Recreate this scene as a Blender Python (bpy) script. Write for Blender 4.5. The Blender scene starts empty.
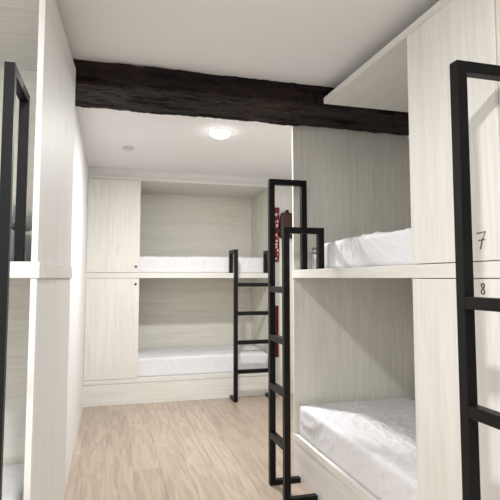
import bpy, bmesh, math, random
from mathutils import Vector, noise, Matrix
S=1.37            # metres per unit (camera height)
random.seed(4)
sc=bpy.context.scene
COL=sc.collection
sc.view_settings.view_transform='Standard'

# ---------------------------------------------------------------- materials
def newmat(n):
    m=bpy.data.materials.new(n); m.use_nodes=True
    nt=m.node_tree; b=nt.nodes['Principled BSDF']
    return m,nt,b
def simple(n,c,rough=.5,metal=0,spec=.5):
    m,nt,b=newmat(n)
    b.inputs['Base Color'].default_value=(*c,1); b.inputs['Roughness'].default_value=rough
    b.inputs['Metallic'].default_value=metal; b.inputs['Specular IOR Level'].default_value=spec
    return m
def wood(n,scale,ca,cb,rough=.55,bump=.08,p0=.30,p1=.60,spec=.4,mixf=.3,knots=True):
    m,nt,b=newmat(n)
    N=nt.nodes; L=nt.links
    tc=N.new('ShaderNodeTexCoord'); mp=N.new('ShaderNodeMapping'); mp.inputs['Scale'].default_value=scale
    L.new(tc.outputs['Object'],mp.inputs['Vector'])
    n1=N.new('ShaderNodeTexNoise'); n1.inputs['Scale'].default_value=1.0; n1.inputs['Detail'].default_value=8; n1.inputs['Roughness'].default_value=.68
    n1.inputs['Distortion'].default_value=.9
    L.new(mp.outputs[0],n1.inputs['Vector'])
    n2=N.new('ShaderNodeTexNoise'); n2.inputs['Scale'].default_value=.25; n2.inputs['Detail'].default_value=3
    L.new(mp.outputs[0],n2.inputs['Vector'])
    mx=N.new('ShaderNodeMix'); mx.inputs[0].default_value=mixf
    L.new(n1.outputs['Fac'],mx.inputs[2]); L.new(n2.outputs['Fac'],mx.inputs[3])
    r=N.new('ShaderNodeValToRGB'); r.color_ramp.elements[0].position=p0; r.color_ramp.elements[1].position=p1
    r.color_ramp.elements[0].color=(*cb,1); r.color_ramp.elements[1].color=(*ca,1)
    L.new(mx.outputs[0],r.inputs[0]); out=r.outputs[0]
    if knots:
        mk=N.new('ShaderNodeMapping'); mk.inputs['Scale'].default_value=tuple(3.2 if s>10 else 1.5 for s in scale)
        L.new(tc.outputs['Object'],mk.inputs['Vector'])
        vo=N.new('ShaderNodeTexVoronoi'); vo.inputs['Scale'].default_value=1.0; L.new(mk.outputs[0],vo.inputs['Vector'])
        kr=N.new('ShaderNodeValToRGB'); kr.color_ramp.elements[0].position=.02; kr.color_ramp.elements[1].position=.10
        kr.color_ramp.elements[0].color=(.72,.68,.62,1); kr.color_ramp.elements[1].color=(1,1,1,1)
        L.new(vo.outputs['Distance'],kr.inputs[0])
        mm=N.new('ShaderNodeMix'); mm.data_type='RGBA'; mm.blend_type='MULTIPLY'; mm.inputs[0].default_value=.7
        L.new(out,mm.inputs[6]); L.new(kr.outputs[0],mm.inputs[7]); out=mm.outputs[2]
    L.new(out,b.inputs['Base Color'])
    bp=N.new('ShaderNodeBump'); bp.inputs['Strength'].default_value=bump; bp.inputs['Distance'].default_value=.003
    L.new(n1.outputs['Fac'],bp.inputs['Height']); L.new(bp.outputs[0],b.inputs['Normal'])
    b.inputs['Roughness'].default_value=rough; b.inputs['Specular IOR Level'].default_value=spec
    return m
CA=(.79,.78,.745); CB=(.66,.645,.60)
W_V=wood('whitewashed_wood_vertical',(48,48,2.4),CA,CB)
W_X=wood('whitewashed_wood_lengthwise',(2.4,48,48),CA,CB)
W_SIDE=wood('whitewashed_wood_side',(48,48,2.4),(.78,.775,.755),(.70,.69,.66))
W_IN=wood('whitewashed_wood_inner_shade_tint',(2.6,46,46),(.81,.79,.72),(.67,.645,.575))  # same whitewash, yellower: tone of the shaded bunk interior put into the colour
W_INV=wood('whitewashed_wood_inner_end_shade_tint',(46,46,2.6),(.81,.79,.72),(.67,.645,.575))  # upright grain, same shade tint in the colour
DET=simple('detector_plastic',(.66,.66,.65),.5)
STEEL=simple('brushed_steel',(.42,.42,.43),.35,.8)
BLACK=simple('black_powder_coated_steel',(.004,.004,.0045),.42,spec=.22)
INK=simple('grey_marker_ink',(.07,.07,.07),.6)
BEAMM=wood('dark_stained_oak',(6,26,26),(.040,.019,.012),(.0016,.0012,.0012),.6,1.0,.42,.74,.18,.5,False)
def plaster(n,c):
    m,nt,b=newmat(n); N=nt.nodes; L=nt.links
    t=N.new('ShaderNodeTexNoise'); t.inputs['Scale'].default_value=90
    bp=N.new('ShaderNodeBump'); bp.inputs['Strength'].default_value=.06; bp.inputs['Distance'].default_value=.003
    L.new(t.outputs['Fac'],bp.inputs['Height']); L.new(bp.outputs[0],b.inputs['Normal'])
    b.inputs['Base Color'].default_value=(*c,1); b.inputs['Roughness'].default_value=.85
    return m
PLW=plaster('white_wall_paint',(.79,.79,.785))
PLC=plaster('white_ceiling_paint',(.84,.84,.84))
def floor_mat():
    m,nt,b=newmat('light_oak_planks'); N=nt.nodes; L=nt.links
    tc=N.new('ShaderNodeTexCoord')
    br=N.new('ShaderNodeTexBrick'); br.offset=.37; br.inputs['Scale'].default_value=1
    br.inputs['Brick Width'].default_value=1.25; br.inputs['Row Height'].default_value=.19
    br.inputs['Mortar Size'].default_value=.002; br.inputs['Mortar Smooth'].default_value=.3; br.inputs['Bias'].default_value=0
    br.inputs['Color1'].default_value=(.52,.425,.345,1); br.inputs['Color2'].default_value=(.44,.355,.285,1)
    br.inputs['Mortar'].default_value=(.30,.235,.185,1)
    mr=N.new('ShaderNodeMapping'); mr.inputs['Rotation'].default_value=(0,0,math.radians(90))
    L.new(tc.outputs['Object'],mr.inputs['Vector'])
    L.new(mr.outputs[0],br.inputs['Vector'])
    mp=N.new('ShaderNodeMapping'); mp.inputs['Scale'].default_value=(22,2.0,22); L.new(tc.outputs['Object'],mp.inputs['Vector'])
    n1=N.new('ShaderNodeTexNoise'); n1.inputs['Scale'].default_value=1; n1.inputs['Detail'].default_value=7; n1.inputs['Distortion'].default_value=1.2
    L.new(mp.outputs[0],n1.inputs['Vector'])
    r=N.new('ShaderNodeValToRGB'); r.color_ramp.elements[0].position=.34; r.color_ramp.elements[1].position=.62
    r.color_ramp.elements[0].color=(.75,.735,.72,1); r.color_ramp.elements[1].color=(1.06,1.06,1.06,1)
    L.new(n1.outputs['Fac'],r.inputs[0])
    mx=N.new('ShaderNodeMix'); mx.data_type='RGBA'; mx.blend_type='MULTIPLY'; mx.inputs[0].default_value=.85
    L.new(br.outputs['Color'],mx.inputs[6]); L.new(r.outputs[0],mx.inputs[7]); L.new(mx.outputs[2],b.inputs['Base Color'])
    b.inputs['Roughness'].default_value=.40
    bp=N.new('ShaderNodeBump'); bp.inputs['Strength'].default_value=.06; bp.inputs['Distance'].default_value=.002
    L.new(n1.outputs['Fac'],bp.inputs['Height']); L.new(bp.outputs[0],b.inputs['Normal'])
    return m
FLOORM=floor_mat()
def sheet_mat(nm,c):
    m,nt,b=newmat(nm); N=nt.nodes; L=nt.links
    tc=N.new('ShaderNodeTexCoord')
    n1=N.new('ShaderNodeTexNoise'); n1.inputs['Scale'].default_value=12; n1.inputs['Detail'].default_value=4; n1.inputs['Distortion'].default_value=2.5
    L.new(tc.outputs['Object'],n1.inputs['Vector'])
    bp=N.new('ShaderNodeBump'); bp.inputs['Strength'].default_value=.4; bp.inputs['Distance'].default_value=.011
    L.new(n1.outputs['Fac'],bp.inputs['Height']); L.new(bp.outputs[0],b.inputs['Normal'])
    b.inputs['Base Color'].default_value=(*c,1); b.inputs['Roughness'].default_value=.85
    return m
SHEET=sheet_mat('white_cotton_sheet',(.77,.775,.80)); GREYS=sheet_mat('pale_grey_cotton',(.80,.80,.82))
def patterned():
    m,nt,b=newmat('red_white_pattern'); N=nt.nodes; L=nt.links
    tc=N.new('ShaderNodeTexCoord'); v=N.new('ShaderNodeTexVoronoi'); v.inputs['Scale'].default_value=22
    L.new(tc.outputs['Object'],v.inputs['Vector'])
    r=N.new('ShaderNodeValToRGB'); r.color_ramp.interpolation='CONSTANT'
    r.color_ramp.elements[0].color=(.7,.62,.58,1); r.color_ramp.elements[1].color=(.22,.012,.018,1); r.color_ramp.elements[1].position=.34
    e=r.color_ramp.elements.new(.62); e.color=(.02,.01,.01,1)
    L.new(v.outputs['Distance'],r.inputs[0]); L.new(r.outputs[0],b.inputs['Base Color']); b.inputs['Roughness'].default_value=.8
    return m
PAT=patterned()

# ---------------------------------------------------------------- helpers
def tag(o,label=None,cat=None,group=None,kind=None):
    if label:o['label']=label
    if cat:o['category']=cat
    if group:o['group']=group
    if kind:o['kind']=kind
def empty(name,loc=(0,0,0),rot=0,label=None,cat=None,group=None):
    o=bpy.data.objects.new(name,None); o.empty_display_size=.1
    o.location=Vector(loc)*S; o.rotation_euler=(0,0,rot); COL.objects.link(o)
    tag(o,label,cat,group); return o
def addbox(bm,a,b,bev=.0):
    a=[min(p,q) for p,q in zip(a,b)],[max(p,q) for p,q in zip(a,b)]
    lo,hi=Vector(a[0])*S,Vector(a[1])*S
    t=bmesh.new(); bmesh.ops.create_cube(t,size=1)
    for v in t.verts:
        v.co=Vector([lo[i]+(v.co[i]+.5)*(hi[i]-lo[i]) for i in range(3)])
    if bev: bmesh.ops.bevel(t,geom=t.edges[:],offset=bev,segments=2,profile=.5,affect='EDGES')
    me=bpy.data.meshes.new('t'); t.to_mesh(me); t.free(); bm.from_mesh(me); bpy.data.meshes.remove(me)
def mesh(name,bm,mat,parent=None,smooth=False,**k):
    me=bpy.data.meshes.new(name); bm.to_mesh(me); bm.free(); me.materials.append(mat)
    if smooth:
        for p in me.polygons:p.use_smooth=True
    o=bpy.data.objects.new(name,me); COL.objects.link(o)
    if parent:o.parent=parent
    tag(o,**k); return o
def box(name,a,b,mat,parent=None,bev=.0015,**k):
    bm=bmesh.new(); addbox(bm,a,b,bev); return mesh(name,bm,mat,parent,**k)
def boxes(name,lst,mat,parent=None,bev=.0015,**k):
    bm=bmesh.new()
    for a,b in lst: addbox(bm,a,b,bev)
    return mesh(name,bm,mat,parent,**k)
def cyl(name,c,r,d,axis,mat,parent=None,seg=32,**k):
    bm=bmesh.new(); bmesh.ops.create_cone(bm,cap_ends=True,segments=seg,radius1=r*S,radius2=r*S,depth=d*S)
    bmesh.ops.bevel(bm,geom=[e for e in bm.edges if len(e.link_faces)==2 and any(len(f.verts)>4 for f in e.link_faces)],offset=min(r,d)*S*.2,segments=2,affect='EDGES')
    if axis=='y': bmesh.ops.rotate(bm,verts=bm.verts,matrix=Matrix.Rotation(math.pi/2,3,'X'))
    if axis=='x': bmesh.ops.rotate(bm,verts=bm.verts,matrix=Matrix.Rotation(math.pi/2,3,'Y'))
    bmesh.ops.translate(bm,verts=bm.verts,vec=Vector(c)*S)
    return mesh(name,bm,mat,parent,**k)
def lathe(name,prof,mat,parent=None,seg=40,**k):
    bm=bmesh.new(); rings=[]
    for r,z in prof:
        if r<1e-6: rings.append([bm.verts.new((0,0,z*S))])
        else: rings.append([bm.verts.new((r*S*math.cos(2*math.pi*i/seg),r*S*math.sin(2*math.pi*i/seg),z*S)) for i in range(seg)])
    for a,b in zip(rings,rings[1:]):
        for i in range(seg):
            j=(i+1)%seg
            if len(a)==1: bm.faces.new((a[0],b[i],b[j]))
            elif len(b)==1: bm.faces.new((a[i],a[j],b[0]))
            else: bm.faces.new((a[i],a[j],b[j],b[i]))
    bmesh.ops.recalc_face_normals(bm,faces=bm.faces)
    return mesh(name,bm,mat,parent,smooth=True,**k)

CEIL=1.888; ROOF=1.828
WL=-.182
XR=1.665
# ---------------------------------------------------------------- room
box('floor',(-1.8,-1.2,-.05),(XR+.08,4.95,0),FLOORM,kind='structure',bev=0)
box('ceiling',(-1.8,-1.2,CEIL),(XR+.08,4.95,CEIL+.05),PLC,kind='structure',bev=0)
box('wall_back',(-.3,4.87,0),(XR+.08,4.95,CEIL),PLW,kind='structure',bev=0)
box('wall_right',(XR,-1.2,0),(XR+.08,4.87,CEIL),PLW,kind='structure',bev=0)
box('wall_left',(-.28,2.13,0),(WL,4.87,CEIL),PLW,kind='structure',bev=0)
box('wall_side',(-1.8,-1.2,0),(-1.72,2.2,CEIL),PLW,kind='structure',bev=0)
box('wall_middle',(-1.72,2.13,0),(-.28,2.2,CEIL),PLW,kind='structure',bev=0)
box('trim_1',(1.375,4.16,0),(XR,4.2,ROOF),W_V,kind='structure',bev=.001)
box('trim_2',(WL,4.168,ROOF),(XR,4.21,CEIL),PLW,kind='structure',bev=.001)

# beam
def beam():
    bm=bmesh.new()
    x0,x1=WL,XR; y0,y1=2.09,2.42; z0,z1=1.80,CEIL
    nx,nc=340,20
    prof=[]
    for i in range(nc): prof.append((y0,z1+(z0-z1)*i/nc))
    for i in range(nc*2): prof.append((y0+(y1-y0)*i/(nc*2),z0))
    for i in range(nc+1): prof.append((y1,z0+(z1-z0)*i/nc))
    rows=[]
    for i in range(nx+1):
        x=x0+(x1-x0)*i/nx; r=[]
        wob=noise.noise(Vector((x*2.4,0,7)))*.007+noise.noise(Vector((x*17,3,7)))*.003
        for j,(y,z) in enumerate(prof):
            n=noise.noise(Vector((x*12,y*14,z*14)))*.007+noise.noise(Vector((x*40,y*45,z*50)))*.005
            cr=noise.noise(Vector((x*3+noise.noise(Vector((x*8,y*4,z*4)))*.3,y*50,z*90)))
            n-=max(0,cr-.34)*.04
            chip=noise.noise(Vector((x*7,y*5+3,1.5)))
            yy=y; zz=z
            if j<=nc: yy=y+n+wob
            elif j>=3*nc: yy=y+n*.4
            if nc<=j<=3*nc: zz=z+n*.9+(wob*.6 if j<2*nc else wob*.5)
            if abs(j-nc)<=3: yy+=(.004+max(0,chip-.1)*.05)*(1-abs(j-nc)/4); zz+=(.004+max(0,chip-.1)*.05)*(1-abs(j-nc)/4)
            r.append(bm.verts.new(Vector((x,yy,zz))*S))
        rows.append(r)
    for i in range(nx):
        for j in range(len(prof)-1):
            bm.faces.new((rows[i][j],rows[i][j+1],rows[i+1][j+1],rows[i+1][j]))
    bm.faces.new(rows[0]); bm.faces.new(rows[-1][::-1])
    bmesh.ops.recalc_face_normals(bm,faces=bm.faces)
    return mesh('ceiling_beam',bm,BEAMM,smooth=True,label='near-black rough-hewn timber beam spanning under the white ceiling',cat='beam')
beam()

# ---------------------------------------------------------------- bunk unit
T=.016
BASE=.2; DK0,DK1=1.0,1.042
def digit(name,ch,x,y,z,hh,parent):
    pts={'7':[[(-.35,.45),(.35,.5),(.05,0),(-.1,-.5)],[(-.22,.02),(.3,.06)]],
         '8':[[(.0,.05),(-.28,.25),(-.05,.5),(.25,.3),(.0,.05),(-.3,-.25),(0,-.5),(.3,-.28),(.0,.05)]]}[ch]
    cu=bpy.data.curves.new(name,'CURVE'); cu.dimensions='3D'; cu.bevel_depth=.0024; cu.bevel_resolution=1
    for st in pts:
        sp=cu.splines.new('POLY' if ch=='7' else 'NURBS'); sp.points.add(len(st)-1)
        if ch=='8': sp.use_endpoint_u=True; sp.order_u=3
        for p,(a,b) in zip(sp.points,st): p.co=((x+a*hh)*S,y*S,(z+b*hh)*S,1)
    t=bpy.data.objects.new('t',cu); COL.objects.link(t)
    me=bpy.data.meshes.new_from_object(t.evaluated_get(bpy.context.evaluated_depsgraph_get()))
    bpy.data.objects.remove(t)
    me.materials.clear(); me.materials.append(INK)
    o=bpy.data.objects.new(name,me); COL.objects.link(o); o.parent=parent; o['label']='handwritten dark number '+ch
    return o
def bunk(loc,rot,label,L=1.48,D=.66,lock='l',LW=.385,roof=None,nums=None,over=0,side=None):
    e=empty('bunk_unit',loc,rot,label,'bunk bed','built-in bunk units')
    lx0,lx1=(0,LW) if lock=='l' else (L-LW,L)
    r0,r1=roof or (0,L)
    g=.0025
    SM=side or W_INV
    box('roof_panel',(r0,-.002,ROOF-.028),(r1,D,ROOF),W_X,e)
    box('deck_panel',(0,-.004,DK0),(L+over,D,DK1),W_X,e)
    box('bed_base',(0,.0,0),(L,D-.02,BASE-.035),W_X,e)
    box('base_rail',(0,-.003,BASE-.033),(L,D-.02,BASE),W_X,e)
    box('back_panel',(0,D-.018,BASE),(L,D,DK0),W_IN,e); box('back_panel',(0,D-.018,DK1),(L,D,ROOF-.028),W_IN,e)
    for xa,xb in ((0,T),(L-T,L)):
        box('side_panel',(xa,0,BASE),(xb,D-.018,DK0),SM,e)
        top=ROOF-.028
        if roof and xa==0: top=CEIL-.002
        box('side_panel',(xa,0,DK1),(xb,D-.018,top),SM,e)
    px=(lx1-T,lx1) if lock=='l' else (lx0,lx0+T)
    for z0,z1,which in ((BASE,DK0,'lo'),(DK1,ROOF-.028,'up')):
        box('locker_partition',(px[0],T,z0),(px[1],D*.45,z1),W_INV,e)
        d=box('locker_door',(lx0+g,-.004,z0+g),(lx1-g,T-.001,z1-g),W_V,e,bev=.002)
        kx=(lx1-.03) if lock=='l' else (lx0+.03)
        kz=z1-.05 if which=='lo' else z0+.05
        if lock=='l': cyl('lock',(kx,-.008,kz),.009,.01,'y',BLACK,d,seg=20)
        if nums:
            ch=nums[0] if which=='up' else nums[1]
            digit('number_marking',ch,L-.068,-.0045,(DK1+.055) if which=='up' else DK0-.028,.045 if which=='up' else .03,d)
    return e
RX=.935
bunk((WL,4.16,0),0,'whitewashed wooden two-level bunk with locker doors on the end wall',L=1.555,LW=.415,lock='l')
bunk((RX,2.5,0),-math.pi/2,'whitewashed wooden two-level bunk pod under the dark beam',lock='r',roof=(.425,1.48),nums='78',D=.725)
bunk((RX,1.015,0),-math.pi/2,'whitewashed wooden two-level bunk pod beside a black ladder',lock='r',D=.725)
bunk((-.180-1.48*math.cos(math.radians(-3)),1.39+1.48*math.sin(math.radians(3)),0),math.radians(-3),'whitewashed wooden two-level bunk with plain side panel',lock='l',over=.006,side=W_SIDE)

# ---------------------------------------------------------------- ladder
def ladder(loc,rot,W,tall,label,t=.0145,yl=-.155,hi=1.49,lo=1.225):
    e=empty('bunk_ladder',loc,rot,label,'ladder','black bunk ladders')
    for i in (0,1):
        x=0 if i==0 else W
        is_t=(tall=='l' and i==0) or (tall=='r' and i==1)
        top=hi if is_t else lo
        yd=.018
        zd=DK1
        boxes('stile',[((x-t,yl-t,0),(x+t,yl+t,top)),((x-t,yl+t,top-2*t),(x+t,yd+t,top)),((x-t,yd-t,zd),(x+t,yd+t,top-2*t)),
                       ((x-t,yl+t,0),(x+t,-.012,2*t*.8))],BLACK,e,bev=.002)
    for z in (.945,.71,.475,.24):
        box('rung',(t,yl-t,z-t),(W-t,yl+t,z+t),BLACK,e,bev=.002)
    return e
ladder((RX,2.385,0),-math.pi/2,.21,'l','black square-tube ladder standing against the bunk under the beam',lo=1.235,hi=1.5)
ladder((RX-.010,.957,0),-math.pi/2,.205,'l','tall black square-tube ladder close beside the numbered locker',hi=1.5,t=.0135)
ladder((1.0,4.16,0),0,.31,'n','black square-tube ladder at the end wall bunk',t=.0155,lo=1.235)
ladder((-.228-.21,1.4,0),0,.21,'r','black square-tube ladder by the bunk with plain side panel',t=.0115,yl=-.18)

# ---------------------------------------------------------------- mattress
def mattress(loc,rot,L,D,Hh,seed,label,name='mattress',mat=SHEET,cat='mattress',group='sheeted mattresses',res=(240,110,14),r=.015,amp=.6):
    nx,ny,nz=res
    bm=bmesh.new()
    bmesh.ops.create_cube(bm,size=1)
    def sub(axis,n):
        for i in range(1,n):
            c=-.5+i/n
            co=[0,0,0]; co[axis]=c; no=[0,0,0]; no[axis]=1
            bmesh.ops.bisect_plane(bm,geom=bm.verts[:]+bm.edges[:]+bm.faces[:],plane_co=co,plane_no=no)
    sub(0,nx); sub(1,ny); sub(2,nz)
    hl=Vector((L/2,D/2,Hh/2))
    for v in bm.verts:
        p=Vector((v.co.x*L,v.co.y*D,v.co.z*Hh))
        q=Vector([max(-(hl[i]-r),min(hl[i]-r,p[i])) for i in range(3)])
        d=p-q
        if d.length>1e-6 : p=q+d.normalized()*min(d.length,r) if sum(abs(c)>1e-6 for c in d)>1 else p
        top=max(0,min(1,(p.z/Hh+.5)))
        base=noise.noise(Vector((p.x*2+seed,p.y*4,seed)))*.006
        wx=p.x+.16*noise.noise(Vector((p.x*3,p.y*3,seed+5+p.z*4))); wy=p.y+.16*noise.noise(Vector((p.x*3,p.y*3,seed+9)))
        rid=0
        mask=max(0,noise.noise(Vector((p.x*3.1,p.y*3.7,seed*2)))+.6)
        for ang,fr,am in ((.5,9,.006),(-.9,13,.008),(1.4,18,.008),(.1,26,.007),(-.3,34,.005)):
            a=wx*math.cos(ang)+wy*math.sin(ang); c=-wx*math.sin(ang)+wy*math.cos(ang)
            nn=1-abs(noise.noise(Vector((a*fr,c*fr*.2,p.z*5+seed*3))))*7
            rid+=max(0,nn)**1.4*am*mask
        w=(base+rid)*amp
        nrm=d.normalized() if d.length>1e-6 else Vector((0,0,1))
        p=p+nrm*w*min(1,top*1.5)
        p.z-= .008*top*(abs(v.co.x*2)**6+abs(v.co.y*2)**6)*.6
        v.co=(p+Vector((0,0,Hh/2)))*S
    o=mesh(name,bm,mat,smooth=True,label=label,cat=cat,group=group)
    o.location=Vector(loc)*S; o.rotation_euler=(0,0,rot)
    return o
MD=.575
mattress((RX+.345,2.29-.61,DK1),-math.pi/2,1.22,.60,.13,3,'white sheeted mattress on the upper deck under the beam')
mattress((RX+.328,2.5-.74,BASE),-math.pi/2,1.40,.63,.155,7,'white wrinkled mattress in the lower bunk by the ladder')
mattress((.61,4.16+.325,DK1),0,1.46,MD,.14,11,'white sheeted mattress on the upper end wall bunk')
mattress((.61,4.16+.325,BASE),0,1.46,MD,.155,17,'white wrinkled mattress in the lower end wall bunk')
mattress((-.93,1.39+.36,DK1),math.radians(-3),1.36,MD-.02,.10,23,'white sheeted mattress in the upper bunk by the ladder',res=(90,40,8))
mattress((-.93,1.39+.36,BASE),math.radians(-3),1.36,MD-.02,.145,29,'white sheeted mattress in the lower bunk',res=(90,40,8))
mattress((-.39,1.39+.23,DK1+.110),math.radians(-3),.28,.36,.06,31,'folded pale grey blanket on the upper mattress by the ladder','blanket',GREYS,'blanket',None,(40,40,10),.025,.5)

te=empty('thermos_flask',(.992,2.328,DK1),0,'small steel flask standing beside the upper mattress','flask')
lathe('flask_body',[(0,0),(.019,0),(.021,.003),(.021,.075),(.017,.085),(0,.085)],STEEL,te)
lathe('flask_lid',[(0,.0852),(.017,.0852),(.0175,.088),(.0165,.108),(0,.110)],STEEL,te)

# ---------------------------------------------------------------- ceiling things
LIT,nt,b=newmat('lit_diffuser'); b.inputs['Emission Color'].default_value=(1,.98,.95,1); b.inputs['Emission Strength'].default_value=14
RING,nt,b=newmat('glowing_ring'); b.inputs['Base Color'].default_value=(.9,.9,.9,1); b.inputs['Emission Color'].default_value=(1,.98,.95,1); b.inputs['Emission Strength'].default_value=.4  # weak emission gives the rim a glow in place of the lamp's halo
def downlight(x,y,label,power):
    e=empty('ceiling_light',(x,y,CEIL),0,label,'ceiling light','round ceiling lights')
    lathe('lamp_ring',[(.060,-.010),(.066,-.010),(.070,-.006),(.071,0)],RING,e,seg=64)
    lathe('lamp_diffuser',[(.062,-.002),(.061,-.014),(.055,-.024),(.042,-.033),(.020,-.038),(0,-.039)],LIT,e,seg=64)
    l=bpy.data.lights.new('lamp','AREA'); l.shape='DISK'; l.size=.14; l.energy=power; l.color=(1,.988,.972)
    lo=bpy.data.objects.new('lamp_bulb',l); COL.objects.link(lo); lo.location=(0,0,-.041*S); lo.parent=e
downlight(.63,2.92,'round glowing white ceiling lamp behind the dark beam',52)
downlight(.05,.25,'added round white ceiling lamp out of view by the camera',52)  # added lamp out of view, brightens bunk fronts and interiors
downlight(-1.0,.5,'added round white ceiling lamp out of view before the plain side bunk',22)  # second added lamp, unseen, weaker fill on the left
cyl('smoke_detector',(.105,3.45,CEIL-.010),.034,.020,'z',DET,label='small round off-white smoke detector on the ceiling',cat='smoke detector')

# ---------------------------------------------------------------- hanging things beside the end bunk
def cloth(name,x0,x1,y,z0,z1,mat,seed,**k):
    bm=bmesh.new(); nx,nz=14,40; g=[]
    for s in (0,1):
        gg=[]
        for i in range(nx+1):
            row=[]
            for j in range(nz+1):
                x=x0+(x1-x0)*i/nx; z=z0+(z1-z0)*j/nz
                yy=y-.012-.008*math.sin(i/nx*math.pi*3+seed)*(1-.5*j/nz)+(s*.010)
                x+=.004*noise.noise(Vector((0,seed,z*9)))
                row.append(bm.verts.new(Vector((x,yy,z))*S))
            gg.append(row)
        g.append(gg)
    for s in (0,1):
        for i in range(nx):
            for j in range(nz):
                bm.faces.new((g[s][i][j],g[s][i+1][j],g[s][i+1][j+1],g[s][i][j+1]))
    for i in range(nx):
        for j in (0,nz): bm.faces.new((g[0][i][j],g[0][i+1][j],g[1][i+1][j],g[1][i][j]))
    for j in range(nz):
        for i in (0,nx): bm.faces.new((g[0][i][j],g[0][i][j+1],g[1][i][j+1],g[1][i][j]))
    bmesh.ops.recalc_face_normals(bm,faces=bm.faces)
    return mesh(name,bm,mat,smooth=True,**k)
RED=simple('dark_red_fabric',(.15,.010,.012),.8); BRN=simple('dark_brown_leather',(.045,.015,.010),.5)
cloth('scarf',1.385,1.43,4.158,1.14,1.62,PAT,2,label='red and white patterned scarf hanging beside the end bunk',cat='scarf')
cloth('towel',1.385,1.416,4.158,.32,.76,RED,4,label='dark red towel hanging low beside the end bunk',cat='towel')
be=empty('shoulder_bag',(1.495,4.13,1.35),0,'dark brown leather bag hanging beside the patterned scarf','bag')
bm=bmesh.new(); bmesh.ops.create_cube(bm,size=1); bmesh.ops.subdivide_edges(bm,edges=bm.edges[:],cuts=8,use_grid_fill=True)
for v in bm.verts:
    p=v.co; k=.8+.2*min(1,(.5-p.z)*3)
    q=Vector((p.x*.13*k,p.y*.06*k*(1-abs(p.x)**2),p.z*.22+.006*noise.noise(p*4)))
    v.co=(q+Vector((0,0,.11)))*S
mesh('bag_body',bm,BRN,be,smooth=True)
boxes('bag_strap',[((-.016,-.006,.21),(-.006,.006,.245)),((.006,-.006,.21),(.016,.006,.245)),((-.016,-.006,.237),(.016,.006,.245))],BRN,be)
boxes('wall_hook',[((-.005,-.012,.226),(.005,.03,.236)),((-.005,-.018,.226),(.005,-.010,.25))],BLACK,be)

# ---------------------------------------------------------------- world + camera
w=bpy.data.worlds.new('World'); sc.world=w; w.use_nodes=True
w.node_tree.nodes['Background'].inputs[0].default_value=(.98,.985,1,1); w.node_tree.nodes['Background'].inputs[1].default_value=1.65
cam=bpy.data.cameras.new('camera'); cam.sensor_width=36; cam.lens=36; cam.clip_start=.02; cam.shift_y=-.0174
co=bpy.data.objects.new('camera',cam); COL.objects.link(co); sc.camera=co
co.location=(0,0,1.0*S); co.rotation_euler=(math.radians(94.2),0,-math.atan(140/500))
